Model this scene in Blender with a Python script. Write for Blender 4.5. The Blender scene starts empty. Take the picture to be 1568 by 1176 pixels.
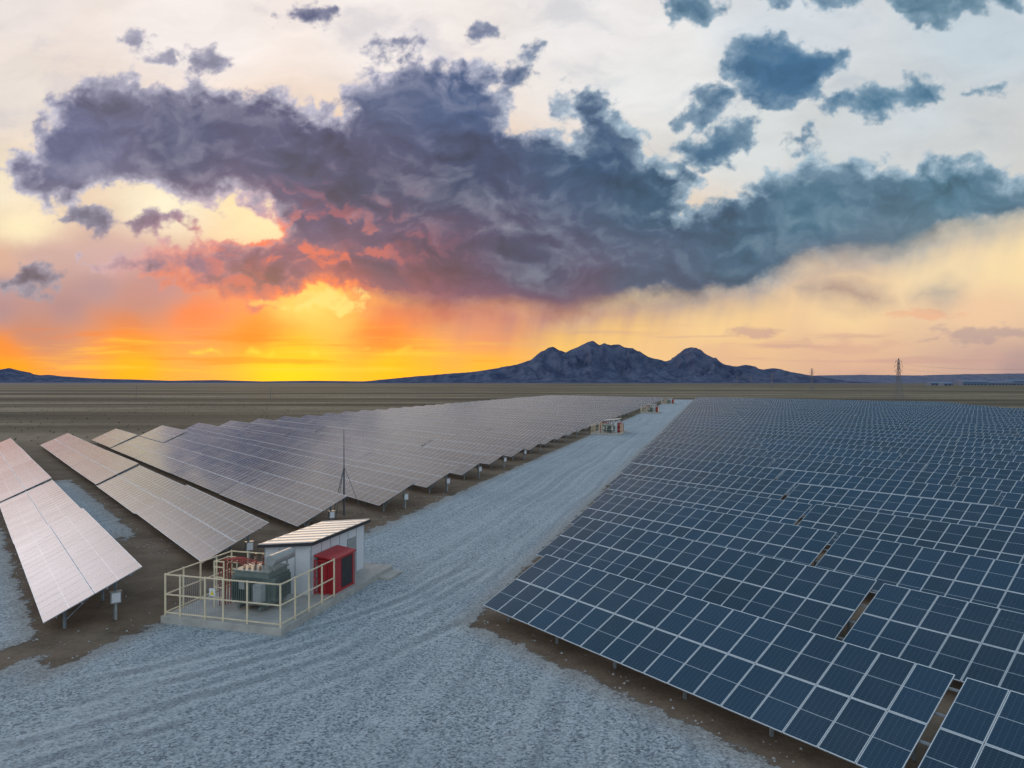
import bpy, math, random
import numpy as np
from mathutils import Vector, noise as mn
random.seed(7); rng=np.random.default_rng(7)
scene=bpy.context.scene
H=11.5
# ---------------------------------------------------------------- node helpers
class NT:
    def __init__(s,tree): s.t=tree; s.n=tree.nodes; s.l=tree.links
    def node(s,typ,**kw):
        n=s.n.new(typ)
        for k,v in kw.items(): setattr(n,k,v)
        return n
    def put(s,sock,val):
        if val is None: return
        if isinstance(val,bpy.types.NodeSocket): s.l.new(val,sock)
        else:
            if isinstance(val,(tuple,list)) and len(val)==3 and sock.type=='RGBA': val=(*val,1)
            sock.default_value=val
    def m(s,op,a,b=None,c=None,clamp=False):
        n=s.node('ShaderNodeMath',operation=op,use_clamp=clamp)
        s.put(n.inputs[0],a); s.put(n.inputs[1],b); s.put(n.inputs[2],c)
        return n.outputs[0]
    def vm(s,op,a,b=None):
        n=s.node('ShaderNodeVectorMath',operation=op)
        s.put(n.inputs[0],a); s.put(n.inputs[1],b)
        return n.outputs['Value'] if op in('LENGTH','DOT_PRODUCT','DISTANCE') else n.outputs[0]
    def scale(s,a,f):
        n=s.node('ShaderNodeVectorMath',operation='SCALE'); s.put(n.inputs[0],a); s.put(n.inputs['Scale'],f); return n.outputs[0]
    def sep(s,v):
        n=s.node('ShaderNodeSeparateXYZ'); s.put(n.inputs[0],v); return n.outputs
    def comb(s,x,y,z=0.0):
        n=s.node('ShaderNodeCombineXYZ'); s.put(n.inputs[0],x); s.put(n.inputs[1],y); s.put(n.inputs[2],z); return n.outputs[0]
    def ss(s,v,a,b,lo=0.0,hi=1.0):
        n=s.node('ShaderNodeMapRange',interpolation_type='SMOOTHSTEP')
        if a>b: a,b,lo,hi=b,a,hi,lo
        s.put(n.inputs[0],v); s.put(n.inputs[1],a); s.put(n.inputs[2],b); s.put(n.inputs[3],lo); s.put(n.inputs[4],hi)
        return n.outputs[0]
    def noise(s,v,sc,det=4,rough=.5,dist=0.0,color=False):
        n=s.node('ShaderNodeTexNoise'); s.put(n.inputs['Vector'],v); n.inputs['Scale'].default_value=sc
        n.inputs['Detail'].default_value=det; n.inputs['Roughness'].default_value=rough; n.inputs['Distortion'].default_value=dist
        return n.outputs['Color' if color else 'Fac']
    def vor(s,v,sc,out='Distance',feature='F1'):
        n=s.node('ShaderNodeTexVoronoi',feature=feature); s.put(n.inputs['Vector'],v); n.inputs['Scale'].default_value=sc
        return n.outputs[out]
    def mapping(s,v,loc=(0,0,0),rot=(0,0,0),sc=(1,1,1),typ='POINT'):
        n=s.node('ShaderNodeMapping',vector_type=typ); s.put(n.inputs[0],v)
        n.inputs[1].default_value=loc; n.inputs[2].default_value=rot; n.inputs[3].default_value=sc
        return n.outputs[0]
    def mix(s,f,a,b,blend='MIX'):
        n=s.node('ShaderNodeMix',data_type='RGBA',blend_type=blend)
        s.put(n.inputs[0],f); s.put(n.inputs[6],a); s.put(n.inputs[7],b); return n.outputs[2]

def new_mat(name):
    m=bpy.data.materials.new(name); m.use_nodes=True
    t=NT(m.node_tree); b=m.node_tree.nodes['Principled BSDF']
    return m,t,b
def simple(name,col,rough=.6,metal=0.0,var=.15,nscale=3.0,bump=0.0):
    m,t,b=new_mat(name)
    tc=t.node('ShaderNodeTexCoord').outputs['Object']
    n=t.noise(tc,nscale,5,.6)
    c2=tuple(max(0,x*(1-2*var)) for x in col)
    t.put(b.inputs['Base Color'],t.mix(t.ss(n,.3,.7),c2,col))
    b.inputs['Roughness'].default_value=rough; b.inputs['Metallic'].default_value=metal
    if bump:
        bp=t.node('ShaderNodeBump'); bp.inputs['Strength'].default_value=bump; bp.inputs['Distance'].default_value=.02
        t.l.new(t.noise(tc,nscale*8,5,.6),bp.inputs['Height']); t.l.new(bp.outputs[0],b.inputs['Normal'])
    return m

# ---------------------------------------------------------------- sky dome (cloud field computed per direction)
class PN:
    def __init__(s,seed):
        r=np.random.default_rng(seed); s.p=np.concatenate([r.permutation(512)]*2).astype(np.int32)
        a=r.uniform(0,2*np.pi,512).astype(np.float32); s.gx=np.cos(a); s.gy=np.sin(a)
    def n(s,x,y):
        xi=np.floor(x).astype(np.int32); yi=np.floor(y).astype(np.int32); fx=(x-xi).astype(np.float32); fy=(y-yi).astype(np.float32)
        u=fx*fx*fx*(fx*(fx*6-15)+10); v=fy*fy*fy*(fy*(fy*6-15)+10)
        def g(i,j,a,b):
            h=s.p[(s.p[i&511]+j)&511]; return s.gx[h]*a+s.gy[h]*b
        n00=g(xi,yi,fx,fy); n10=g(xi+1,yi,fx-1,fy); n01=g(xi,yi+1,fx,fy-1); n11=g(xi+1,yi+1,fx-1,fy-1)
        return (n00*(1-u)+n10*u)*(1-v)+(n01*(1-u)+n11*u)*v
    def fbm(s,x,y,octv=6,rough=.5,billow=False):
        # every octave is rotated so that no lattice direction shows
        t=0;a=1.0;tot=0;ca,sa=math.cos(.9),math.sin(.9)
        for o in range(octv):
            q=s.n(x+o*17.3,y+o*9.1)
            if billow: q=.35-np.abs(q)*1.6
            t=t+a*q; tot+=a; a*=rough
            x,y=(x*ca-y*sa)*2.03,(x*sa+y*ca)*2.03
        return t/tot*1.6
def sst(x,a,b):
    t=np.clip((x-a)/(b-a),0,1); return t*t*(3-2*t)
def lin(c):
    c=np.array(c,dtype=np.float32)/255.; return np.where(c<=.04045,c/12.92,((c+.055)/1.055)**2.4)
def sdf(poly,X,Y):
    d=np.full(X.shape,1e9,np.float32); ins=np.zeros(X.shape,bool); n=len(poly)
    for i in range(n):
        ax,ay=poly[i]; bx,by=poly[(i+1)%n]; ex,ey=bx-ax,by-ay
        wx=X-ax; wy=Y-ay; h=np.clip((wx*ex+wy*ey)/(ex*ex+ey*ey+1e-9),0,1)
        d=np.minimum(d,(wx-ex*h)**2+(wy-ey*h)**2)
        c=((ay>Y)!=(by>Y))
        if ey!=0: ins^=c&(X<(Y-ay)*ex/ey+ax)
    d=np.sqrt(d); return np.where(ins,d,-d)
def idw(pts,X,Y,aniso=1.6,p=3.2,soft=30.):
    W=0;C=0
    for (px,py,c) in pts:
        w=1.0/((X-px)**2+((Y-py)*aniso)**2+soft*soft)**(p/2); W=W+w; C=C+w[...,None]*lin(c)
    return C/W[...,None]
def build_sky():
    az=np.concatenate([np.arange(-180,-41,3.0),np.arange(-41,41,.068),np.arange(41,180.1,3.0)])
    el=np.concatenate([[-3.0,-1.0],np.arange(-.25,30.3,.068),np.arange(32,89,3.0),[89.9]])
    A,E=np.meshgrid(np.radians(az),np.radians(el),indexing='ij')
    dx=np.sin(A)*np.cos(E); dy=np.cos(A)*np.cos(E); dz=np.sin(E)
    yy=np.maximum(dy,.14)
    # chart of the northern sky: heading slope and height slope, 1083 chart units = 45 degrees
    X=(784+1083*dx/yy).astype(np.float32); Y=(585-1083*np.maximum(dz,0)/yy).astype(np.float32)
    n1,n2,n3,n4=PN(1),PN(2),PN(3),PN(4)
    wx=n1.fbm(X/130,Y/100,7,.55)*36; wy=n2.fbm(X/130,Y/100,7,.55)*28
    Xw=X+wx; Yw=Y+wy
    bgp=[(0,0,(236,226,222)),(300,50,(248,239,235)),(600,40,(248,240,236)),(900,50,(240,236,235)),(1200,50,(214,221,227)),(1500,60,(198,210,218)),(0,150,(234,224,216)),
     (30,350,(255,238,196)),(250,320,(255,243,212)),(0,290,(248,232,204)),(400,325,(255,230,180)),(1000,120,(235,235,234)),(1150,220,(218,222,222)),(1400,180,(206,213,218)),
     (1300,220,(207,212,214)),(1500,220,(208,211,211)),(1560,400,(252,224,172)),(1450,420,(248,220,174)),(1300,480,(250,214,162)),(1100,500,(252,213,150)),(950,508,(250,205,125)),
     (1500,480,(242,202,164)),(1500,550,(203,168,155)),(1300,550,(230,186,154)),(1568,572,(180,152,150)),(1300,578,(205,165,150)),(1100,560,(232,186,148)),(1000,540,(245,200,140)),(850,545,(250,200,105)),(750,520,(238,150,105)),(750,555,(252,184,46)),
     (600,565,(255,186,18)),(450,578,(255,204,12)),(450,545,(255,186,12)),(200,562,(255,174,8)),(0,565,(254,164,14)),(0,532,(246,134,50)),(200,522,(254,134,28)),(400,512,(254,116,18)),
     (580,510,(250,112,42)),(300,480,(240,116,68)),(100,470,(166,130,140)),(0,480,(170,136,144)),(0,440,(180,146,152)),(0,395,(222,176,152)),(150,440,(170,138,148)),(220,465,(180,130,130)),(60,505,(192,130,114)),(200,492,(212,118,80)),
     (480,470,(255,210,100)),(535,482,(255,190,84)),(60,395,(204,168,164)),(160,400,(206,170,168)),(250,440,(182,134,142)),
     (200,-390,(190,192,208)),(1300,-390,(140,164,190)),(784,-1150,(112,142,174)),(-700,-1150,(136,148,176)),(2300,-1150,(112,142,176)),(784,-4000,(112,142,176)),(-500,100,(250,238,228)),(2200,100,(180,190,202)),(2200,480,(200,180,170)),(-600,540,(240,160,80))]
    col=idw(bgp,X+wx*.9,Y+wy*.5)
    wsp=n3.fbm(Xw/170+Yw/420,Yw/60,7,.6)
    am=sst(585-Y,120,260)[...,None]
    col=col*(1+.13*am*np.clip(wsp,-.6,.6)[...,None])
    veil=(sst(n4.fbm(Xw/190+.4*Yw/190,Yw/90,7,.55),.05,.5)*sst(585-Y,270,430)*.42)[...,None]
    hz=sst(X,700,1100)[...,None]
    vc=lin((190,188,200))*(1-hz)+lin((176,190,202))*hz
    col=col*(1-veil)+vc*veil
    lowm=sst(Y,488,520)*(1-sst(Y,564,578))
    stk=n2.fbm((X+wx*.4)/260,(Y+wy*.12)/13,5,.52)
    k=(lowm*sst(stk,.10,.5)*.5)[...,None]
    m2=sst(X,700,900)[...,None]
    col=col*(1-k)+(lin((255,200,60))*(1-m2)+lin((200,158,150))*m2)*k
    k=(lowm*sst(-stk,.12,.5)*.5*(1-sst(X,760,900)))[...,None]
    col=col*(1-k)+lin((242,108,16))*k
    gl=n1.fbm(X/48,Y/30,6,.6)*15+Y; k=(np.exp(-((gl-537)/4.5)**2)*sst(n4.fbm(X/60,Y/60,3,.5),-.1,.3)*sst(X,230,330)*(1-sst(X,560,700))*.75)[...,None]
    col=col*(1-k)+lin((255,224,66))*k
    for (cx,cy,rx,ry,c,a) in ((1150,512,60,15,(190,150,150),.6),(1500,507,110,14,(172,150,152),.6),(1420,482,60,10,(238,176,140),.6),(1260,530,150,10,(214,170,150),.4)):
        q=1-np.hypot((Xw-cx)/rx,(Yw+ (Xw-cx)*.05-cy)/ry)+n4.fbm(X/40,Y/14,5,.6)*.7; k=(sst(q,0,.6)*a)[...,None]; col=col*(1-k)+lin(c)*k
    main=[(5,240),(40,225),(75,190),(80,150),(130,140),(150,115),(200,115),(215,140),(270,135),(300,120),(350,132),(385,140),(430,150),(470,162),(500,162),(520,180),(540,158),(525,125),(560,108),(600,93),(650,95),(690,105),(720,88),(760,108),(788,140),(792,170),(772,198),(800,200),(845,190),(870,215),(888,202),(882,176),(848,166),(860,140),(900,135),(942,150),(960,180),(975,200),(1000,235),(1050,258),(1072,282),(1040,302),(1048,322),(1080,318),(1130,300),(1160,280),(1200,260),(1290,246),(1380,250),(1450,245),(1520,256),(1568,272),(1700,290),(1720,330),(1568,345),(1480,360),(1400,385),(1330,402),(1250,420),(1200,440),(1120,455),(1050,466),(980,472),(920,486),(860,497),(800,492),(740,490),(690,494),(640,492),(590,482),(550,466),(520,450),(480,444),(440,450),(400,472),(330,466),(300,458),(330,440),(270,422),(240,432),(200,416),(150,410),(130,400),(190,395),(260,380),(300,368),(350,360),(400,362),(425,350),(415,330),(400,312),(350,302),(330,312),(300,300),(240,296),(200,282),(150,290),(120,312),(60,306),(35,290),(15,265)]
    patches=[[(1110,78),(1160,54),(1210,70),(1292,82),(1308,105),(1262,134),(1242,162),(1200,172),(1150,154),(1122,120)],
     [(1025,190),(1080,146),(1136,132),(1118,180),(1070,200)],[(1038,225),(1080,200),(1160,174),(1158,212),(1124,251),(1080,274),(1054,254)],
     [(1296,166),(1330,128),(1380,117),(1442,130),(1424,148),(1370,156),(1330,175)],[(1242,170),(1290,138),(1308,150),(1270,178)],
     [(768,114),(800,85),(826,78),(808,130)],[(1015,-10),(1110,-10),(1100,18),(1070,36),(1020,30)],[(1130,-20),(1340,-20),(1290,8),(1190,12)],
     [(1355,-20),(1600,-20),(1565,14),(1480,20),(1432,42),(1388,36)],[(1200,217),(1240,202),(1260,222),(1220,236)],
     [(182,60),(214,50),(236,66),(204,82)],[(230,94),(264,74),(258,112)],[(80,330),(120,320),(164,326),(194,346),(165,358),(130,350)],
     [(190,350),(230,332),(294,330),(308,350),(260,354),(210,364)],[(-4,434),(40,409),(92,424),(86,443),(40,453),(2,449)],
     [(1230,446),(1290,439),(1350,446),(1378,458),(1320,471),(1266,462)],[(1420,452),(1458,439),(1474,449),(1442,461)],[(1486,139),(1540,132),(1544,144)],
     [(425,25),(470,6),(505,20),(470,44)],[(270,80),(320,66),(350,95),(300,110)],[(712,45),(740,32),(754,50),(730,62)],
     [(560,66),(600,56),(630,66),(590,80)]]
    front=(X>-300)&(X<1950)&(Y>-150)
    fx=Xw[front]; fy=Yw[front]
    sdm=np.full(X.shape,-200.,np.float32); sdm[front]=sdf(main,fx,fy)
    sdp=np.full(X.shape,-200.,np.float32); q=np.full(fx.shape,-200.,np.float32)
    for p in patches: q=np.maximum(q,sdf(p,fx,fy))
    sdp[front]=q*1.25
    sd=np.maximum(sdm,sdp); isp=sst(sdp-sdm,-5,15)
    puff=n3.fbm(Xw/70,Yw/54,7,.52,billow=True); fine=n4.fbm(X/34,Y/28,7,.6)
    under=sst(Y,400,470)*sst(X,480,620); under=np.maximum(under,sst(X,1080,1250)*sst(Y-(420-(X-1100)*.17),-60,10)*(Y>250))
    D=sd+(puff*26+fine*24)*(1-.75*under)
    soft=8+36*under
    alpha=sst(D,-soft*.9,soft*1.3)
    cp=[(110,230,(98,104,140)),(290,220,(74,84,120)),(450,250,(80,88,124)),(700,150,(70,92,132)),(600,130,(88,102,136)),(560,290,(66,76,110)),(700,290,(56,74,108)),(900,250,(56,86,120)),(1000,300,(58,90,118)),
     (1250,330,(74,112,136)),(1450,300,(86,124,146)),(1400,360,(92,118,136)),(1150,380,(68,100,126)),(1000,430,(78,94,122)),(800,400,(66,76,108)),(900,465,(100,86,114)),(650,450,(122,78,104)),(750,470,(114,78,108)),
     (600,390,(86,78,114)),(450,400,(130,88,116)),(520,430,(154,82,98)),(300,400,(142,108,134)),(330,450,(180,106,106)),(200,410,(150,122,142)),(480,340,(88,80,118)),(1210,110,(68,110,146)),(1370,145,(80,120,148)),
     (1100,225,(74,110,140)),(1060,10,(84,118,144)),(1450,10,(90,124,146)),(905,150,(76,100,132)),(200,65,(140,140,160)),(140,335,(110,110,134)),(45,432,(112,104,124)),(1320,455,(140,118,128))]
    core=idw(cp,X+wx,Y+wy,1.4,3.0,30.)
    big=n1.fbm(Xw/190+3,Yw/95,5,.5); med=n2.fbm(Xw/85,Yw/52,6,.5)
    # billowed relief, lit from above and behind
    bx,by=X+wx*1.4,Y+wy*1.4
    p0=n3.fbm(bx/105,by/66,6,.50,billow=True); p1=n3.fbm((bx+9)/105,(by-14)/66,6,.50,billow=True)
    relief=p0-p1
    depth=sst(D,-4,44)
    hue=sst(X,620,1000)[...,None]
    lit=lin((200,198,216))*(1-hue)+lin((172,196,212))*hue
    warm=(sst(Y+big*40,335,430)*(1-sst(X+big*60,540,740))*sst(X,60,260))[...,None]
    lit=lit*(1-warm)+lin((238,132,98))*warm
    rl=relief*(.55-.25*depth)
    L=.85*(1-depth)**1.6+rl+np.clip(big,-.5,.7)*.30+np.clip(med,-.5,.6)*.14-.01
    L=L*(1-.35*isp)
    L=L-.15*isp*sst(Y,300,330)
    L=np.clip(L*(1-.6*under),-.26,.9)
    cl=core*(1+np.minimum(L,0)[...,None]*1.5)
    Lp=np.clip(L,0,1)[...,None]
    cl=cl*(1-Lp)+lit*Lp
    near=np.exp(-(((X-460)/150)**2+((Y-392)/72)**2))
    rim=near*(sst(relief,.04,.30)*.6+sst(med,.05,.5)*.35+np.exp(-((D-5)/9)**2)*.8)
    rim=np.clip(rim,0,.85)[...,None]
    cl=cl*(1-rim)+lin((248,110,74))*rim
    glow=(np.exp(-(((X-640)/260)**2+((Y-487)/22)**2))*.5)[...,None]; cl=cl*(1-glow)+lin((220,98,80))*glow
    sh=n4.fbm((X+Y*.25)/30,Y/330,4,.5)
    base=np.interp(X,[480,600,860,1050,1250,1480,1600],[455,480,492,468,425,362,345])
    fall=Y-base
    va=(sst(fall,-25,0)*np.exp(-np.clip(fall,0,400)/(32+12*sh))*sst(X,470,600)*(1-sst(X,1500,1640))*np.clip(.65+sh*.5,0,1))
    vcol=idw([(600,500,(224,104,70)),(760,505,(180,112,116)),(900,510,(190,138,132)),(1050,490,(196,160,150)),(1250,460,(204,176,160)),(1450,400,(196,186,176))],X,Y,1,2.5,40)
    va=va[...,None]*.75
    col=col*(1-va)+vcol*va
    a=(alpha*.985)[...,None]; col=col*(1-a)+cl*a
    hq=1-np.hypot((Xw-500)/60,(Yw-468)/22)+fine*1.1; k=(sst(hq,.0,.6)*.9)[...,None]; col=col*(1-k)+lin((255,216,120))*k
    hq=1-np.hypot((Xw-420)/80,(Yw-462)/8)+fine*.9; k=(sst(hq,.1,.7)*.75)[...,None]; col=col*(1-k)+lin((255,196,96))*k
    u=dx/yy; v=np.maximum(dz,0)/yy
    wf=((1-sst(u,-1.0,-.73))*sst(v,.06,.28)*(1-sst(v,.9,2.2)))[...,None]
    col=col*(1-wf)+np.array((2.4,2.15,2.2))*wf  # out-of-view western sky brightened so the left rows reflect more light
    zf=(sst(v,.56,1.10))[...,None]*(1-wf); col=col*(1-zf)+np.array((.15,.30,.47))*zf
    bk=sst(-dy,.0,.5)[...,None]; col=col*(1-bk)+np.array((.74,.86,.98))*bk  # unseen sky behind the camera, brightened to lift light on ground and fronts
    col=np.clip(col*.985-.004,0,3)
    R=48000.; na,ne=A.shape
    co=np.stack([dx*R,dy*R,dz*R],-1).reshape(-1,3).astype(np.float32)
    idx=np.arange(na*ne).reshape(na,ne)
    q=np.stack([idx[:-1,:-1],idx[:-1,1:],idx[1:,1:],idx[1:,:-1]],-1).reshape(-1,4)
    me=bpy.data.meshes.new('sky'); me.vertices.add(len(co)); me.vertices.foreach_set('co',co.ravel())
    me.loops.add(q.size); me.loops.foreach_set('vertex_index',q.ravel().astype(np.int32))
    me.polygons.add(len(q)); me.polygons.foreach_set('loop_start',(np.arange(len(q))*4).astype(np.int32))
    me.update(calc_edges=True)
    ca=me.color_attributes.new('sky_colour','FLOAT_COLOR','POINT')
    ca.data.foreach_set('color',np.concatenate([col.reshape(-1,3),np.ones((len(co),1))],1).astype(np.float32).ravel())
    m=bpy.data.materials.new('sky_air'); m.use_nodes=True; t=NT(m.node_tree); t.n.remove(t.n['Principled BSDF'])
    at=t.node('ShaderNodeAttribute'); at.attribute_name='sky_colour'
    em=t.node('ShaderNodeEmission'); t.l.new(at.outputs['Color'],em.inputs[0])
    tr=t.node('ShaderNodeBsdfTransparent'); ad=t.node('ShaderNodeAddShader')
    t.l.new(em.outputs[0],ad.inputs[0]); t.l.new(tr.outputs[0],ad.inputs[1]); t.l.new(ad.outputs[0],t.n['Material Output'].inputs[0])
    m.cycles.emission_sampling='NONE'
    me.materials.append(m)
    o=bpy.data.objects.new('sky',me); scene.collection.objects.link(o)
    w=bpy.data.worlds.new("World"); scene.world=w; w.use_nodes=True
    t=NT(w.node_tree); bg=t.n['Background']
    sky=t.node('ShaderNodeTexSky',sky_type='NISHITA'); sky.sun_disc=False
    sky.sun_elevation=math.radians(4); sky.sun_rotation=math.radians(-18)
    t.l.new(sky.outputs[0],bg.inputs[0]); bg.inputs[1].default_value=.006
build_sky()
sun=bpy.data.lights.new('sun','SUN'); sun.energy=.4; sun.angle=math.radians(12); sun.color=(1,.72,.45)
so=bpy.data.objects.new('sun',sun); scene.collection.objects.link(so)
sd=Vector((math.sin(math.radians(-18))*math.cos(math.radians(6)),math.cos(math.radians(-18))*math.cos(math.radians(6)),math.sin(math.radians(6))))
so.rotation_euler=sd.to_track_quat('Z','Y').to_euler()

# ---------------------------------------------------------------- mesh helper
class MB:
    def __init__(s): s.v=[]; s.f=[]; s.mi=[]
    def hexa(s,p,mi=0):
        b=len(s.v); s.v+= [tuple(q) for q in p]
        for f in ((0,3,2,1),(4,5,6,7),(0,1,5,4),(1,2,6,5),(2,3,7,6),(3,0,4,7)):
            s.f.append(tuple(b+i for i in f)); s.mi.append(mi)
    def beam(s,a,b,w,h=None,mi=0):
        h=h or w; a=Vector(a); b=Vector(b); d=(b-a).normalized()
        up=Vector((0,0,1)) if abs(d.z)<.95 else Vector((1,0,0))
        x=d.cross(up).normalized()*w/2; y=x.cross(d).normalized()*h/2
        s.hexa([a-x-y,a+x-y,a+x+y,a-x+y,b-x-y,b+x-y,b+x+y,b-x+y],mi)
    def cyl(s,a,b,r,r2=None,n=12,mi=0):
        r2=r if r2 is None else r2
        a=Vector(a); b=Vector(b); d=(b-a).normalized()
        up=Vector((0,0,1)) if abs(d.z)<.95 else Vector((1,0,0))
        x=d.cross(up).normalized(); y=x.cross(d).normalized(); k=len(s.v)
        for c,rr in((a,r),(b,r2)):
            for i in range(n):
                t=2*math.pi*i/n; s.v.append(tuple(c+x*math.cos(t)*rr+y*math.sin(t)*rr))
        for i in range(n):
            j=(i+1)%n; s.f.append((k+i,k+j,k+n+j,k+n+i)); s.mi.append(mi)
        s.f.append(tuple(k+i for i in reversed(range(n)))); s.mi.append(mi)
        s.f.append(tuple(k+n+i for i in range(n))); s.mi.append(mi)
    def obj(s,name,mats,parent=None,bevel=0,smooth=False):
        me=bpy.data.meshes.new(name); me.from_pydata(s.v,[],s.f)
        for m in (mats if isinstance(mats,list) else [mats]): me.materials.append(m)
        me.polygons.foreach_set('material_index',s.mi); me.update()
        import bmesh
        bm=bmesh.new(); bm.from_mesh(me); bmesh.ops.recalc_face_normals(bm,faces=bm.faces); bm.to_mesh(me); bm.free()
        o=bpy.data.objects.new(name,me); scene.collection.objects.link(o)
        if parent: o.parent=parent
        if bevel:
            md=o.modifiers.new('bevel','BEVEL'); md.width=bevel; md.segments=2; md.limit_method='ANGLE'
        return o
def empty(name,loc=(0,0,0)):
    e=bpy.data.objects.new(name,None); scene.collection.objects.link(e); e.empty_display_size=.5
    return e

RD=Vector((-.620,.785,0)).normalized()      # direction of the rows (west)
PD=Vector((RD.y,-RD.x,0))                   # across the rows (north, up-slope)
DD=Vector((.272,.962,0)).normalized()       # road direction
WD=Vector((DD.y,-DD.x,0))                   # across the road, to the right
TILT=math.radians(25)
SV=PD*math.cos(TILT)+Vector((0,0,math.sin(TILT)))
NV=(-PD*math.sin(TILT)+Vector((0,0,math.cos(TILT))))

# ---------------------------------------------------------------- materials
def panel_material():
    m,t,b=new_mat('solar_glass')
    uv=t.node('ShaderNodeUVMap'); uv.uv_map='UVMap'
    U,V,_=t.sep(uv.outputs[0])[:3]
    rnd=t.node('ShaderNodeAttribute'); rnd.attribute_name='rnd'; r=rnd.outputs['Fac']
    def edge(c,w):   # 1 near 0 or 1
        d=t.m('MINIMUM',c,t.m('SUBTRACT',1.0,c)); return t.m('LESS_THAN',d,w)
    frame=t.m('MAXIMUM',edge(U,.022),edge(V,.014))
    cen=t.m('LESS_THAN',t.m('ABSOLUTE',t.m('SUBTRACT',V,.5)),.007)
    cu=t.m('FRACT',t.m('MULTIPLY',t.m('SUBTRACT',U,.035),6/.93)); cv=t.m('FRACT',t.m('MULTIPLY',t.m('SUBTRACT',V,.02),24/.96))
    gl=t.m('MAXIMUM',edge(cu,.022),edge(cv,.03))
    bus=edge(t.m('FRACT',t.m('MULTIPLY',cu,5)),.05)
    tc=t.node('ShaderNodeTexCoord').outputs['Object']
    cell=t.mix(r,(.004,.008,.014),(.005,.026,.056))
    col=t.mix(t.m('MULTIPLY',bus,.09),cell,(.18,.24,.30))
    col=t.mix(t.m('MULTIPLY',gl,.28),col,(.26,.32,.38))
    col=t.mix(t.m('MULTIPLY',cen,.8),col,(.38,.42,.44))
    dust=t.ss(t.noise(tc,.35,5,.6),.3,.8,.0,.03)
    col=t.mix(dust,col,(.42,.38,.33))
    col=t.mix(frame,col,(.62,.65,.66))
    t.put(b.inputs['Base Color'],col)
    t.put(b.inputs['Roughness'],t.m('ADD',t.m('MULTIPLY',frame,.25),t.ss(t.noise(tc,.6,4,.6),.3,.7,.09,.15)))
    b.inputs['IOR'].default_value=1.80
    # sheen for fine dust, raised to brighten the left rows at grazing angles
    b.inputs['Sheen Weight'].default_value=.30; b.inputs['Sheen Roughness'].default_value=.22
    b.inputs['Sheen Tint'].default_value=(.90,.88,.96,1)
    return m
M_glass=panel_material()
M_frame=simple('aluminium_frame',(.55,.56,.57),.4,.6)
M_back=simple('panel_backsheet',(.30,.31,.33),.6)
M_steel=simple('galvanised_steel',(.30,.34,.37),.5,.4)

def solar_row(origin,direction,tables,nmod,gap,seed):
    r=random.Random(seed)
    v=[];f=[];mi=[];uvs=[];rn=[]
    mb=MB()
    PW,PL=1.115,2.225; MW,ML=1.095,2.205
    t0=0
    hz=r.uniform(-.05,.05)
    for k in range(tables):
        h0=.70+hz+r.uniform(-.07,.07); h1=.70+hz+r.uniform(-.07,.07); tj=r.uniform(-.06,.06)
        L=nmod*PW
        trn=r.random()
        for i in range(nmod):
            for j in range(2):
                rr=min(1,max(0,.45*trn+.55*r.random()))
                o=origin+direction*(t0+i*PW)+SV*(j*PL)
                ps=[]
                for (a,c) in ((0,0),(MW,0),(MW,ML),(0,ML)):
                    q=o+direction*a+SV*c
                    hh=h0+(h1-h0)*((i*PW+a)/L)+tj*((j*PL+c)/4.4)+r.uniform(-.0035,.0035)
                    ps.append(Vector((q.x,q.y,q.z+hh)))
                b=len(v)
                v+=[tuple(p) for p in ps]+[tuple(p-NV*.04) for p in ps]
                flip = direction.cross(SV).dot(NV)<0
                top=(0,1,2,3); uvt=[(0,0),(1,0),(1,1),(0,1)]
                if flip: top=(3,2,1,0); uvt=[(0,1),(1,1),(1,0),(0,0)]
                f.append(tuple(b+q for q in top)); mi.append(0); uvs+=uvt; rn.append(rr)
                f.append(tuple(b+4+q for q in reversed(top))); mi.append(2); uvs+=[(0,0)]*4; rn.append(rr)
                for a in range(4):
                    c=(a+1)%4
                    q=(b+a,b+a+4,b+c+4,b+c) if not flip else (b+a,b+c,b+c+4,b+a+4)
                    f.append(q); mi.append(1); uvs+=[(0,0)]*4; rn.append(rr)
        ns=6
        for q in (.55,1.65,2.8,3.9):
            a=origin+direction*(t0)+SV*q+Vector((0,0,h0-.09)); c=origin+direction*(t0+L)+SV*q+Vector((0,0,h1-.09))
            mb.beam(a,c,.06,.07,3)
            if k<tables-1: mb.beam(c,c+direction*gap,.06,.07,3)
        for s in range(ns):
            tt=.8+s*(L-1.6)/(ns-1); hh=h0+(h1-h0)*tt/L-.16
            a=origin+direction*(t0+tt)
            mb.beam(a+SV*.3+Vector((0,0,hh)),a+SV*4.1+Vector((0,0,hh)),.07,.1,3)
            for q in (1.0,3.3):
                p=a+SV*q+Vector((0,0,hh-.05)); mb.beam(Vector((p.x,p.y,-.1)),p,.11,.11,3)
            p=a+SV*1.0; p2=a+SV*2.2+Vector((0,0,hh-.06))
            mb.beam(Vector((p.x,p.y,.35)),p2,.05,.05,3)
        t0+=L+gap
    b=len(v); v+=mb.v
    for q,mm in zip(mb.f,mb.mi):
        f.append(tuple(b+i for i in q)); mi.append(mm); uvs+=[(0,0)]*len(q); rn.append(.5)
    me=bpy.data.meshes.new('solar_panel_row'); me.from_pydata(v,[],f)
    for m in (M_glass,M_frame,M_back,M_steel): me.materials.append(m)
    me.polygons.foreach_set('material_index',mi)
    ul=me.uv_layers.new(name='UVMap'); ul.data.foreach_set('uv',np.array(uvs,dtype=np.float32).ravel())
    at=me.attributes.new('rnd','FLOAT','FACE'); at.data.foreach_set('value',rn)
    me.update()
    o=bpy.data.objects.new('solar_panel_row',me); scene.collection.objects.link(o)
    return o
STEP=Vector((2.88,10.2,0))
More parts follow.
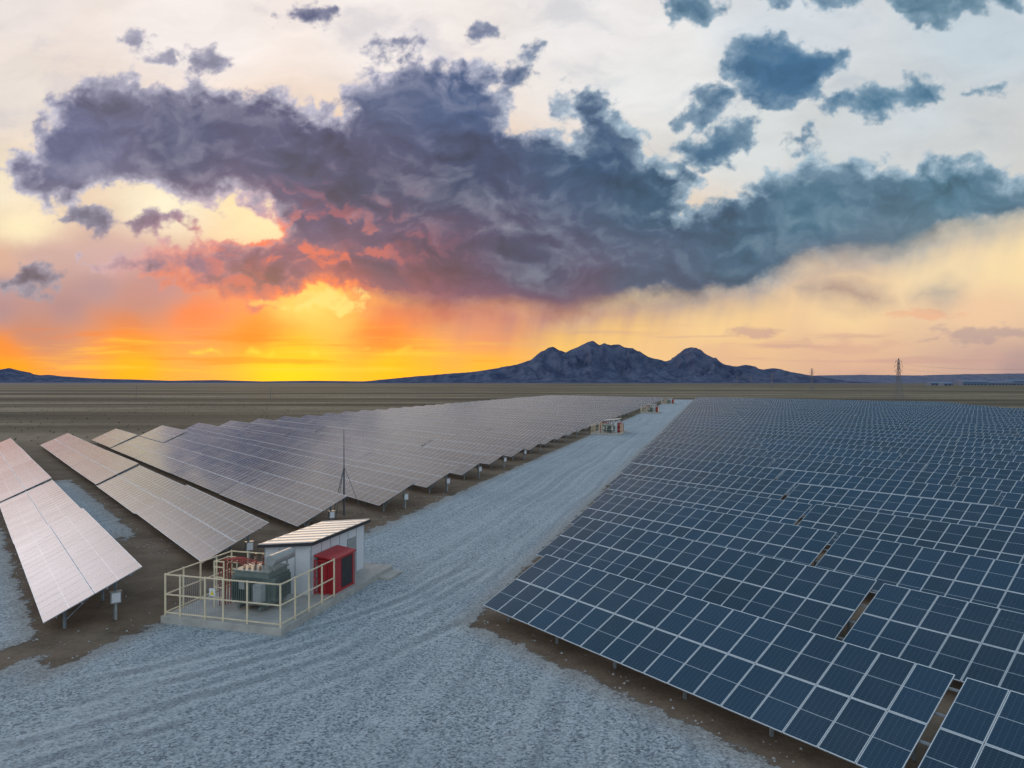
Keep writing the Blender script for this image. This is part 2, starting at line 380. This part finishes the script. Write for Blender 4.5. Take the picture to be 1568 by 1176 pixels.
for n in range(38):
    if n<3: o=Vector((-21.1,31.8,0))+Vector((2.5,10.6,0))*n
    else: o=Vector((-11.6,61.6,0))+STEP*(n-3)
    solar_row(o,RD,5,18,.12,100+n)
for n in range(39):
    o=Vector((-1.38,33.9,0))+STEP*n
    solar_row(o,-RD,6 if n<28 else 7,17,.30,500+n)

# ---------------------------------------------------------------- ground
def tex_xy(t):
    return t.node('ShaderNodeTexCoord').outputs['Object']
mg,t,b=new_mat('desert_soil')
tc=tex_xy(t)
n1=t.noise(tc,.012,6,.6); n2=t.noise(tc,.35,7,.65); n3=t.noise(tc,6,5,.7)
nst=t.noise(t.mapping(tc,sc=(.0012,.012,1)),1.0,7,.62)
c=t.mix(t.ss(n2,.3,.7),(.095,.066,.043),(.20,.145,.100))
c=t.mix(t.ss(n3,.35,.75,0,.35),c,(.28,.22,.17))
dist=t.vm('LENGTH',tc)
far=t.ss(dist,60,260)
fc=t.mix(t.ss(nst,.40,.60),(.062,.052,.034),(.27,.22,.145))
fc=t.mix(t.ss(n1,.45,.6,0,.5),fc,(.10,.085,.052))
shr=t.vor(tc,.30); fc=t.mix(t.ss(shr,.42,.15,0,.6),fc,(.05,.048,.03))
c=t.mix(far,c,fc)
c=t.mix(t.ss(dist,1500,9000,0,.8),c,(.13,.14,.18))  # distance haze painted into the soil colour, bluish far out
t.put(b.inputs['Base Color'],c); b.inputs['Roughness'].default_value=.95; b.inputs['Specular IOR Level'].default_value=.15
bp=t.node('ShaderNodeBump'); bp.inputs['Strength'].default_value=.7; bp.inputs['Distance'].default_value=.15
t.put(bp.inputs['Height'],t.m('ADD',n2,t.m('MULTIPLY',n3,.3))); t.l.new(bp.outputs[0],b.inputs['Normal'])
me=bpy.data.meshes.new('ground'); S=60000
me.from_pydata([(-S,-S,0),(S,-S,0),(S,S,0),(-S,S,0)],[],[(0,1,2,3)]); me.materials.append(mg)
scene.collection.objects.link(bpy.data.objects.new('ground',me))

def region_sd(X,Y):
    w=X*WD.x+Y*WD.y; s=X*DD.x+Y*DD.y; q=X*PD.x+Y*PD.y; r=X*RD.x+Y*RD.y
    a=np.minimum(w+25.4,-w-11.0)
    bb=2.9-q
    bb=np.where(q>.4,np.minimum(bb,np.abs(w+28.3)*1.0-.9),bb)
    cc=np.minimum(19.3-q,w+25.4)
    sd=np.maximum(np.maximum(a,bb),cc)
    band=np.minimum(np.minimum(q-8.1,10.9-q),np.minimum((r-58)*.25,(98-r)*.25))-.1
    sd=np.maximum(sd,band)
    return sd
def gravel():
    W=np.concatenate([np.arange(-120,-70,2.0),np.arange(-70,60,.5)]); Sx=np.concatenate([np.arange(-60,110,.5),np.arange(110,480,4)])
    ww,ss=np.meshgrid(W,Sx,indexing='ij')
    X=ww*WD.x+ss*DD.x; Y=ww*WD.y+ss*DD.y
    sd=region_sd(X,Y)
    nW,nS=ww.shape
    keepq=(sd[:-1,:-1]>-1.5)|(sd[1:,1:]>-1.5)|(sd[1:,:-1]>-1.5)|(sd[:-1,1:]>-1.5)
    idx=np.arange(nW*nS).reshape(nW,nS)
    q=np.stack([idx[:-1,:-1],idx[1:,:-1],idx[1:,1:],idx[:-1,1:]],-1)[keepq]
    Z=np.full(X.shape,.02)
    co=np.stack([X,Y,Z],-1).reshape(-1,3)
    used=np.unique(q); remap=-np.ones(len(co),int); remap[used]=np.arange(len(used))
    me=bpy.data.meshes.new('gravel_road'); me.from_pydata(co[used].tolist(),[],remap[q].tolist())
    at=me.attributes.new('edge','FLOAT','POINT'); at.data.foreach_set('value',sd.reshape(-1)[used].astype(np.float32))
    me.update()
    m,t,b=new_mat('gravel')
    tc=tex_xy(t)
    al=t.node('ShaderNodeAttribute'); al.attribute_name='edge'; e=al.outputs['Fac']
    w_=t.vm('DOT_PRODUCT',tc,tuple(WD)); s_=t.vm('DOT_PRODUCT',tc,tuple(DD)); loc=t.comb(w_,s_,0.0)
    fine=t.noise(tc,9,6,.85); med=t.noise(tc,.5,5,.6); st=t.noise(tc,16,3,.7); clump=t.noise(tc,2.2,5,.7); large=t.noise(tc,.09,4,.55)
    stone=t.vor(tc,12,'Color')
    trk=t.noise(t.mapping(t.vm('ADD',loc,t.scale(t.noise(loc,.03,1,.5,color=True),3.0)),sc=(1.6,.012,1)),1.0,5,.65)
    c=t.mix(t.ss(fine,.36,.64),(.145,.178,.20),(.55,.605,.63))
    sv=t.sep(stone)[0]; c=t.mix(t.m('MULTIPLY',t.ss(sv,.45,1),.55),c,(.72,.75,.76))
    c=t.mix(t.ss(sv,.22,.06,0,.65),c,(.08,.095,.11))
    c=t.mix(t.ss(clump,.52,.40,0,.12),c,(.20,.225,.24))
    c=t.mix(t.ss(large,.40,.62,0,.22),c,(.25,.285,.31))
    c=t.mix(t.ss(trk,.50,.66,0,.30),c,(.59,.62,.62))
    c=t.mix(t.ss(trk,.47,.36,0,.38),c,(.23,.265,.29))
    # turning tyre tracks between the forecourt and the road
    wob=t.m('MULTIPLY',t.m('SUBTRACT',t.noise(tc,.12,2,.5),.5),1.6)
    pres=t.ss(t.noise(tc,.22,4,.6),.34,.60)
    for (cw,cs,R) in ((-45,42,30),(-45,42,31.8),(-46,40,33.5),(-46,40,35.3),(-30,4,17),(-30,4,18.8)):
        rr=t.vm('LENGTH',t.comb(t.m('SUBTRACT',w_,float(cw)),t.m('SUBTRACT',s_,float(cs)),0.0))
        d=t.m('ABSOLUTE',t.m('SUBTRACT',t.m('ADD',rr,wob),float(R)))
        k=t.m('MULTIPLY',t.m('MULTIPLY',t.ss(d,.34,.12),pres),t.ss(s_,cs+6.0,cs-4.0,0,.5))
        c=t.mix(k,c,(.22,.245,.26))
        k=t.m('MULTIPLY',t.m('MULTIPLY',t.ss(t.m('ABSOLUTE',t.m('SUBTRACT',d,.5)),.2,.05),pres),t.ss(s_,cs+6.0,cs-4.0,0,.35))
        c=t.mix(k,c,(.68,.70,.70))
    c=t.mix(t.ss(med,.64,.80,0,.35),c,(.48,.43,.37))
    c=t.mix(t.ss(e,1.4,0,0,.5),c,(.32,.27,.21))
    t.put(b.inputs['Base Color'],c); b.inputs['Roughness'].default_value=.95; b.inputs['Specular IOR Level'].default_value=.15
    bp=t.node('ShaderNodeBump'); bp.inputs['Strength'].default_value=1.0; bp.inputs['Distance'].default_value=.05
    t.put(bp.inputs['Height'],t.m('ADD',t.m('ADD',fine,st),t.m('MULTIPLY',trk,.6))); t.l.new(bp.outputs[0],b.inputs['Normal'])
    tr=t.node('ShaderNodeBsdfTransparent'); mx=t.node('ShaderNodeMixShader')
    en=t.m('ADD',e,t.m('ADD',t.m('MULTIPLY',t.m('SUBTRACT',t.noise(tc,.7,6,.65),.5),2.2),t.m('MULTIPLY',t.m('SUBTRACT',fine,.5),.8)))
    t.put(mx.inputs[0],t.ss(en,-.1,.12)); t.l.new(tr.outputs[0],mx.inputs[1]); t.l.new(b.outputs[0],mx.inputs[2])
    t.l.new(mx.outputs[0],t.n['Material Output'].inputs[0])
    me.materials.append(m)
    scene.collection.objects.link(bpy.data.objects.new('gravel_road',me))
gravel()

# ---------------------------------------------------------------- mountains
def mountain(name,dist,prof,depth,mat,cell=None,seed=0):
    xs0=[(p-784)/1083*dist for p,_ in prof]; hs0=[max(0,(585-q)/1083*dist+H) for _,q in prof]
    n=max(60,int((prof[-1][0]-prof[0][0])*1.1)); xs=np.linspace(xs0[0],xs0[-1],n); hs=np.interp(xs,xs0,hs0)
    ny=56; ys=np.linspace(-1,1.0,ny); v=[];f=[]
    for j,yy in enumerate(ys):
        fall=math.exp(-(yy*2.0)**2)-.018
        for i,x in enumerate(xs):
            y=dist+yy*depth
            sc=1/260.
            nz=mn.fractal(Vector((x*sc,y*sc*.6,seed)),.9,2.1,6)
            rd=1-abs(mn.noise(Vector((x/230.+nz*.2,y/800.,seed+5))))*2
            r2=1-abs(mn.noise(Vector((x/95.+nz*.3,y/420.,seed+9))))*2
            h=hs[i]*(fall+ (.42*(rd-.5)+.20*(r2-.5)+.16*nz)*fall*(1-fall)*2.2)
            if abs(yy)<.05: h=hs[i]*(1+.03*nz+.02*(r2-.5))
            v.append((x,y,max(h,-5)))
    for j in range(ny-1):
        for i in range(n-1):
            a=j*n+i; f.append((a,a+1,a+n+1,a+n))
    me=bpy.data.meshes.new(name); me.from_pydata(v,[],f); me.materials.append(mat); me.update()
    o=bpy.data.objects.new(name,me); scene.collection.objects.link(o); return o
def rockmat(name,a,bcol):
    m,t,b=new_mat(name); tc=tex_xy(t)
    n=t.noise(tc,.006,9,.7)
    t.put(b.inputs['Base Color'],t.mix(t.ss(n,.38,.62),a,bcol)); b.inputs['Roughness'].default_value=1; b.inputs['Specular IOR Level'].default_value=0
    bp=t.node('ShaderNodeBump'); bp.inputs['Strength'].default_value=1; bp.inputs['Distance'].default_value=60
    t.put(bp.inputs['Height'],n); t.l.new(bp.outputs[0],b.inputs['Normal'])
    return m
M_rock=rockmat('hazy_rock',(.070,.088,.150),(.140,.160,.235))  # bluish aerial haze is put into the rock colours
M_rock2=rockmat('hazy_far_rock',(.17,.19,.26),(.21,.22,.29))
mountain('mountain',9000,[(540,586),(590,581),(640,576),(690,572),(730,569),(765,563),(790,559),(812,551),(826,540),(838,534),(846,532),(856,537),(866,541),(876,536),(888,529),(898,525),(908,523),(918,527),(926,525),(936,529),(948,528),(956,533),(968,534),(980,540),(992,547),(1006,550),(1018,553),(1028,551),(1038,543),(1048,535),(1056,532),(1066,534),(1078,542),(1090,549),(1102,556),(1116,561),(1130,561),(1142,559),(1152,563),(1166,566),(1185,564),(1200,569),(1215,571),(1235,576),(1260,580),(1290,585)],1500,M_rock,seed=3)
mountain('mountain',13000,[(-400,575),(-250,570),(-100,574),(-40,571),(0,568),(14,564),(28,569),(40,573),(58,575),(74,574),(90,576),(120,578),(150,580),(200,581),(260,583),(330,582),(400,584),(480,583),(560,584),(620,586)],1500,M_rock,seed=8)
mountain('mountain',16000,[(1150,584),(1200,577),(1250,575),(1320,574),(1400,575),(1480,573),(1560,572),(1700,571),(1900,574),(2200,578)],1200,M_rock2,seed=11)

# ---------------------------------------------------------------- transformer station
M_conc=simple('concrete',(.44,.42,.38),.85,0,.12,1.5,.4)
M_cream=simple('cream_paint',(.74,.62,.42),.5,0,.08)
M_white=simple('white_panel',(.70,.72,.74),.5,0,.04,.6)
M_red=simple('red_paint',(.46,.025,.03),.4,0,.1)
M_dark=simple('dark_trim',(.03,.032,.036),.5)
M_roof=simple('roof_sheet',(.70,.62,.56),.45,0,.06)
M_tank=simple('transformer_grey_green',(.20,.24,.22),.45,.1,.1)
M_tankl=simple('conservator_grey',(.36,.38,.37),.4,.2,.1)
M_cop=simple('red_cable',(.40,.06,.04),.5)
M_porc=simple('brown_porcelain',(.16,.06,.035),.25)
M_yel=simple('yellow_sign_paint',(.75,.55,.05),.4,0,.03)
def station(s0):
    def P(w,s,h):
        q=WD*w+DD*(s+s0); return Vector((q.x,q.y,h))
    def box(mb,w0,w1,a0,a1,h0,h1,mi=0):
        mb.hexa([P(w0,a0,h0),P(w1,a0,h0),P(w1,a1,h0),P(w0,a1,h0),P(w0,a0,h1),P(w1,a0,h1),P(w1,a1,h1),P(w0,a1,h1)],mi)
    T=.35
    mb=MB(); box(mb,-25.3,-18.7,0,11.6,-.1,T); box(mb,-18.697,-17.9,9.6,11.2,-.1,.16)
    mb.obj('concrete_platform',M_conc,bevel=.02)
    e=empty('control_shed')
    w0,w1,a0,a1=-22.95,-20.15,4.8,10.7
    mb=MB()
    hb=2.72; hf=3.0
    mb.hexa([P(w0,a0,T),P(w1,a0,T),P(w1,a1,T),P(w0,a1,T),P(w0,a0,hb),P(w1,a0,hf),P(w1,a1,hf),P(w0,a1,hb)])
    mb.obj('walls',M_white,e)
    mb=MB()
    for i in range(7):
        a=a0+.05+i*(a1-a0-.1)/6
        box(mb,w1,w1+.012,a-.015,a+.015,T,hf-.05)
    for i in range(4):
        w=w0+.03+i*(w1-w0-.06)/3; box(mb,w-.015,w+.015,a0-.012,a0,T,hb)
    mb.obj('panel_joints',M_steel,e)
    mb=MB()
    q=[(w0-.25,a0-.3),(w1+.3,a0-.3),(w1+.3,a1+.25),(w0-.25,a1+.25)]
    hh=[hb-.02,hf+.03,hf+.03,hb-.02]
    mb.hexa([P(*q[i],hh[i]) for i in range(4)]+[P(*q[i],hh[i]+.16) for i in range(4)])
    mb.obj('roof_fascia',M_dark,e,bevel=.01)
    mb=MB()
    q=[(w0-.2,a0-.25),(w1+.25,a0-.25),(w1+.25,a1+.2),(w0-.2,a1+.2)]
    mb.hexa([P(*q[i],hh[i]+.162) for i in range(4)]+[P(*q[i],hh[i]+.19) for i in range(4)])
    for i in range(9):
        a=a0-.2+i*(a1-a0+.35)/8
        mb.beam(P(w0-.2,a,hh[0]+.20),P(w1+.25,a,hh[1]+.20),.05,.04)
    mb.obj('roof',M_roof,e)
    mb=MB(); box(mb,w1+.013,w1+.05,8.6,9.6,T+.05,T+2.1); mb.obj('door',M_tankl,e)
    e=empty('red_switchgear_kiosk')
    k0,k1,b0,b1=-20.1,-19.0,5.0,7.3; T2=T-.12
    mb=MB(); box(mb,k0+.05,k1-.05,b0+.35,b1,T,T2+1.95); mb.obj('cabinet',M_red,e,bevel=.01)
    mb=MB(); mb.hexa([P(k0,b0,T2+2.12),P(k1+.1,b0,T2+1.95),P(k1+.1,b1+.1,T2+1.95),P(k0,b1+.1,T2+2.12),P(k0,b0,T2+2.2),P(k1+.1,b0,T2+2.03),P(k1+.1,b1+.1,T2+2.03),P(k0,b1+.1,T2+2.2)])
    mb.obj('canopy',M_red,e,bevel=.01)
    mb=MB()
    for w in (k0+.03,k0+.62,k1):
        mb.beam(P(w,b0+.03,T),P(w,b0+.03,T2+1.95),.05)
    for h in (.22,.95,1.9): mb.beam(P(k0+.03,b0+.03,T2+h),P(k1,b0+.03,T2+h),.045)
    for i in range(8):
        w=k0+.1+i*.125; mb.beam(P(w,b0+.03,T+.1),P(w,b0+.03,T2+1.9),.02)
    mb.beam(P(k1,b1,T),P(k1,b1,T2+1.95),.05)
    mb.obj('frame',M_red,e)
    mb=MB(); box(mb,k1-.048,k1-.03,b0+1.0,b1-.15,T+.15,T+1.7); mb.obj('dark_opening',M_dark,e)  # flat dark sheet stands for the opening on the kiosk's right side
    e=empty('power_transformer')
    c0,c1,d0,d1=-22.6,-20.7,1.9,3.5
    mb=MB(); box(mb,c0,c1,d0,d1,T+.25,T+1.85); box(mb,c0-.06,c1+.06,d0-.06,d1+.06,T+1.85,T+1.93)
    for w in (c0+.3,c1-.4): box(mb,w,w+.12,d0-.2,d1+.2,T+.08,T+.25)
    mb.obj('tank',M_tank,e,bevel=.015)
    mb=MB()
    for i in range(15):
        w=c0+.1+i*(c1-c0-.2)/14
        box(mb,w-.012,w+.012,d0-.34,d0,T+.5,T+1.6); box(mb,w-.012,w+.012,d1,d1+.34,T+.5,T+1.6)
    for i in range(11):
        a=d0+.15+i*(d1-d0-.3)/10
        box(mb,c1,c1+.3,a-.012,a+.012,T+.5,T+1.6); box(mb,c0-.3,c0,a-.012,a+.012,T+.5,T+1.6)
    mb.obj('cooling_fins',M_tank,e)
    mb=MB(); mb.cyl(P(c1+.05,d0+.1,T+2.45),P(c1+.05,d1+.25,T+2.45),.27,n=24)
    mb.cyl(P(c1-.1,d0+.5,T+1.9),P(c1,d0+.5,T+2.3),.05)
    mb.beam(P(c1+.05,d0+.4,T+1.9),P(c1+.05,d0+.4,T+2.25),.08); mb.beam(P(c1+.05,d1-.1,T+1.9),P(c1+.05,d1-.1,T+2.25),.08)
    o=mb.obj('conservator',M_tankl,e,bevel=.02)
    mb=MB()
    for i in range(3):
        w=c0+.35+i*.42; a=d1-.4
        for j in range(6): mb.cyl(P(w,a,T+1.93+j*.07),P(w,a,T+1.97+j*.07),.085,.05)
        mb.cyl(P(w,a,T+1.9),P(w,a,T+2.45),.035)
    for i in range(4):
        w=c0+.3+i*.3; a=d0+.35
        for j in range(3): mb.cyl(P(w,a,T+1.93+j*.06),P(w,a,T+1.97+j*.06),.07,.04)
    mb.obj('bushings',M_porc,e)
    mb=MB()
    for i in range(5):
        w=c0-.95+i*.07; a=d0+.1+i*.12
        pts=[P(w,a,T+.02),P(w,a,T+2.0),P(w+.25,a+.05,T+2.35),P(w+.7,a+.1,T+2.35),P(c0+.3+i*.2,a+.2,T+2.1)]
        for p,q in zip(pts[:-1],pts[1:]): mb.cyl(p,q,.03,n=8)
    mb.obj('cables',M_cop,e)
    mb=MB()
    for w in (c0-1.1,c0-.55):
        for a in (d0-.1,d0+.9): mb.beam(P(w,a,T),P(w,a,T+2.3),.06)
    for h in (.5,1.0,1.5,2.0,2.28):
        mb.beam(P(c0-1.1,d0-.1,T+h),P(c0-.55,d0-.1,T+h),.05); mb.beam(P(c0-1.1,d0+.9,T+h),P(c0-.55,d0+.9,T+h),.04)
    for h in (1.0,2.26): mb.beam(P(c0-1.1,d0-.1,T+h),P(c0-1.1,d0+.9,T+h),.035)
    mb.obj('cable_rack',M_cream,e)
    mb=MB(); box(mb,-21.0,-20.55,1.1,1.45,T+.7,T+1.5); box(mb,-22.1,-21.8,1.55,1.56,T+1.1,T+1.5); mb.obj('control_box',M_tankl,e)
    e=empty('metal_fence')
    mb=MB(); hF=2.0
    def run(w0,s_0,w1,s_1,n,first=False):
        for i in range(0 if first else 1,n+1):
            f_=i/n; w=w0+(w1-w0)*f_; s=s_0+(s_1-s_0)*f_
            mb.beam(P(w,s,T),P(w,s,T+hF),.07)
        for k,h in enumerate((.14,1.0,1.95)):
            mb.beam(P(w0,s_0,T+h),P(w1,s_1,T+h),.055,.05)
    run(-25.15,.15,-24.3,.15,1,True); run(-24.3,.15,-22.9,.15,1); run(-22.9,.15,-21.9,.15,1); run(-21.9,.15,-20.6,.15,1); run(-20.6,.15,-18.85,.15,1)
    run(-18.85,.15,-18.85,4.9,4)
    run(-25.15,.15,-25.15,5.0,4)
    run(-25.15,5.0,-23.1,5.0,2)
    mb.obj('rails',M_cream,e)
    mb=MB()
    for i in range(1,12):
        w=-24.3+i*1.4/12; mb.beam(P(w,.15,T+.12),P(w,.15,T+1.96),.012)
    for i in range(1,9):
        w=-22.9+i*1.0/9; mb.beam(P(w,.15,T+.12),P(w,.15,T+1.96),.012)
    mb.obj('mesh_infill',M_steel,e)
    mb=MB(); box(mb,-22.62,-22.3,.09,.115,T+1.15,T+1.5); mb.obj('plate',M_white,e)
    mb=MB(); p=[P(-22.58,.085,T+1.2),P(-22.34,.085,T+1.2),P(-22.46,.085,T+1.44)]
    mb.v=[tuple(x) for x in p]+[tuple(x-DD*.004) for x in p]; mb.f=[(0,1,2),(5,4,3),(0,1,4,3),(1,2,5,4),(2,0,3,5)]; mb.mi=[0]*5
    mb.obj('warning_triangle',M_yel,e)
S0=27.86
station(S0); station(S0+124); station(S0+234); station(S0+345)

M_mast=simple('mast_steel',(.12,.13,.15),.5,.3)
mb=MB(); bx=Vector((-14.5,61,0))
mb.cyl(bx,bx+Vector((0,0,4)),.085,.07,8); mb.cyl(bx+Vector((0,0,4)),bx+Vector((0,0,7.4)),.05,.025,6)
for a in (0.3,2.4,4.5):
    mb.beam(bx+Vector((math.cos(a)*1.6,math.sin(a)*1.6,0)),bx+Vector((0,0,4.2)),.04)
mb.obj('lightning_mast',M_mast)

def combiner(o,k=0):
    mb=MB(); c=o+SV*3.3+RD*.8
    c=Vector((c.x,c.y,0))
    def B(a0,a1,b0,b1,h0,h1,mi):
        q=[c-RD*a0-PD*b0,c-RD*a1-PD*b0,c-RD*a1-PD*b1,c-RD*a0-PD*b1]
        mb.hexa([x+Vector((0,0,h0)) for x in q]+[x+Vector((0,0,h1)) for x in q],mi)
    B(.12,.36,-.2,.25,.85,1.4,0); B(.364,.38,-.16,.2,.9,1.35,1); B(.10,.40,-.24,.29,1.402,1.43,0); B(.08,.2,-.05,.05,0,.845,0)
    mb.obj('combiner_box',[M_tankl,M_white],bevel=.005)
for n in range(8):
    o=(Vector((-21.1,31.8,0))+Vector((2.5,10.6,0))*n) if n<3 else Vector((-11.6,61.6,0))+STEP*(n-3)
    combiner(o)

# ---------------------------------------------------------------- pylons
M_pyl=simple('pylon_steel',(.20,.20,.22),.6,.3)
tops=[]
def pylon(x,y,hgt,ang=.5):
    mb=MB(); base=Vector((x,y,0)); ca,sa=math.cos(ang),math.sin(ang)
    def Q(a,b_,h): return base+Vector((a*ca-b_*sa,a*sa+b_*ca,h))
    lv=[(0,2.4),(.22,1.7),(.42,1.2),(.58,.85),(.70,.65),(.82,.52),(.92,.4),(1.0,.08)]
    th=.19
    for (h0,r0),(h1,r1) in zip(lv[:-1],lv[1:]):
        cs=[(-1,-1),(1,-1),(1,1),(-1,1)]
        for i,(a,b_) in enumerate(cs):
            mb.beam(Q(a*r0,b_*r0,h0*hgt),Q(a*r1,b_*r1,h1*hgt),th)
            a2,b2=cs[(i+1)%4]
            mb.beam(Q(a*r0,b_*r0,h0*hgt),Q(a2*r1,b2*r1,h1*hgt),th*.5); mb.beam(Q(a2*r0,b2*r0,h0*hgt),Q(a*r1,b_*r1,h1*hgt),th*.5)
            mb.beam(Q(a*r1,b_*r1,h1*hgt),Q(a2*r1,b2*r1,h1*hgt),th*.5)
    tp=[]
    for h,L in ((.70,3.6),(.81,4.2),(.92,3.4)):
        for s in (-1,1):
            for b_ in (-.4,.4):
                mb.beam(Q(s*.5,b_,h*hgt),Q(s*L,0,h*hgt+.2),th*.6)
            mb.beam(Q(s*.4,0,h*hgt+1.4),Q(s*L,0,h*hgt+.2),th*.5)
            mb.cyl(Q(s*L,0,h*hgt+.2),Q(s*L,0,h*hgt-1.2),.10,n=6)
            tp.append(Q(s*L,0,h*hgt-1.2))
    tops.append(tp)
    mb.obj('transmission_tower',M_pyl)
pylon(252,461,27); pylon(352,830,28); pylon(452,1230,29); pylon(548,1620,30); pylon(640,2010,30); pylon(160,75,27)
mb=MB()
order=[5,0,1,2,3,4]
for a,b_ in zip(order[:-1],order[1:]):
    for p,q in zip(tops[a],tops[b_]):
        prev=p
        for i in range(1,13):
            f_=i/12; c=p.lerp(q,f_)-Vector((0,0,7*4*f_*(1-f_))); mb.beam(prev,c,.035); prev=c
mb.obj('power_line',M_pyl)
for x,y in ((-255,480),(-135,395),(-60,700)):
    mb=MB(); mb.cyl((x,y,0),(x,y,9),.16,.11,8); mb.beam((x-1.1,y,8.5),(x+1.1,y,8.5),.14)
    for k in(-1,0,1): mb.cyl((x+k,y,8.55),(x+k,y,8.9),.06,n=6)
    mb.obj('utility_pole',M_pyl)
M_shed=simple('blue_cladding',(.10,.16,.26),.6)
M_shr=simple('blue_roof',(.16,.22,.32),.6)
for (x,y,l,h) in ((1640,2500,90,13),(1760,2560,120,10),(1500,2480,60,8),(1900,2600,160,16),(1420,2300,30,7)):
    mb=MB(); d_=30
    mb.hexa([(x-l/2,y,0),(x+l/2,y,0),(x+l/2,y+d_,0),(x-l/2,y+d_,0),(x-l/2,y,h),(x+l/2,y,h),(x+l/2,y+d_,h),(x-l/2,y+d_,h)])
    k=len(mb.v); mb.v+=[(x-l/2-1,y-1,h+.01),(x+l/2+1,y-1,h+.01),(x+l/2+1,y+d_+1,h+.01),(x-l/2-1,y+d_+1,h+.01),(x-l/2-1,y+d_/2,h+4),(x+l/2+1,y+d_/2,h+4)]
    for q in ((0,1,5,4),(2,3,4,5),(0,4,3),(1,2,5),(0,3,2,1)): mb.f.append(tuple(k+i for i in q)); mb.mi.append(1)
    for i in range(int(l/12)):
        xx=x-l/2+4+i*12; mb.hexa([(xx,y-.4,0),(xx+5,y-.4,0),(xx+5,y-.1,0),(xx,y-.1,0),(xx,y-.4,5),(xx+5,y-.4,5),(xx+5,y-.1,5),(xx,y-.1,5)],2)
    mb.obj('warehouse',[M_shed,M_shr,M_dark])

def scrub():
    m=simple('scrub_leaves',(.08,.08,.05),.9)
    v=[];f=[]; r=random.Random(5)
    for _ in range(2600):
        a=math.radians(r.uniform(-42,42)); d=r.uniform(110,700)
        x=d*math.sin(a); y=d*math.cos(a); w=x*WD.x+y*WD.y
        if -115<w<140 and y<470: continue
        s=r.uniform(.15,.5)
        for k in range(9):
            aa=r.uniform(0,6.28); l=s*r.uniform(.5,1); b=len(v)
            dx,dy=math.cos(aa),math.sin(aa)
            v+=[(x-dy*.12*s,y+dx*.12*s,0),(x+dy*.12*s,y-dx*.12*s,0),(x+dx*l*.6+dy*.2*s,y+dy*l*.6-dx*.2*s,l*.6),(x+dx*l*.6-dy*.2*s,y+dy*l*.6+dx*.2*s,l*.7)]
            f.append((b,b+1,b+2,b+3))
    me=bpy.data.meshes.new('desert_scrub'); me.from_pydata(v,[],f); me.materials.append(m)
    scene.collection.objects.link(bpy.data.objects.new('desert_scrub',me))
scrub()

# loose stones spilled on the soil margins and forecourt (one mass)
def stones():
    v=[];f=[]; r=random.Random(9)
    base=[(1,0,0),(-.5,.87,0),(-.5,-.87,0),(.2,.1,.8)]
    n=0
    while n<1500:
        x=r.uniform(-45,30); y=r.uniform(16,75)
        sd_=float(region_sd(np.array([x]),np.array([y]))[0])
        if not(-1.6<sd_<1.2) and r.random()>.08: continue
        n+=1; s=r.uniform(.03,.09); a=r.uniform(0,6.28); ca,sa=math.cos(a)*s,math.sin(a)*s; b=len(v)
        for (p,q,h) in base:
            p*=r.uniform(.7,1.2); q*=r.uniform(.7,1.2); v.append((x+p*ca-q*sa,y+p*sa+q*ca,.018+h*s))
        f+=[(b,b+1,b+3),(b+1,b+2,b+3),(b+2,b,b+3)]
    me=bpy.data.meshes.new('loose_stones'); me.from_pydata(v,[],f); me.materials.append(simple('stone',(.42,.43,.42),.9))
    scene.collection.objects.link(bpy.data.objects.new('loose_stones',me))
stones()

cam=bpy.data.cameras.new('camera'); cam.sensor_width=36; cam.lens=24.86; cam.clip_end=120000; cam.clip_start=.1
co=bpy.data.objects.new('camera',cam); co.location=(0,0,H); co.rotation_euler=(math.radians(90-.16),0,0)
scene.collection.objects.link(co); scene.camera=co
scene.view_settings.view_transform='Standard'; scene.view_settings.look='None'; scene.view_settings.exposure=0
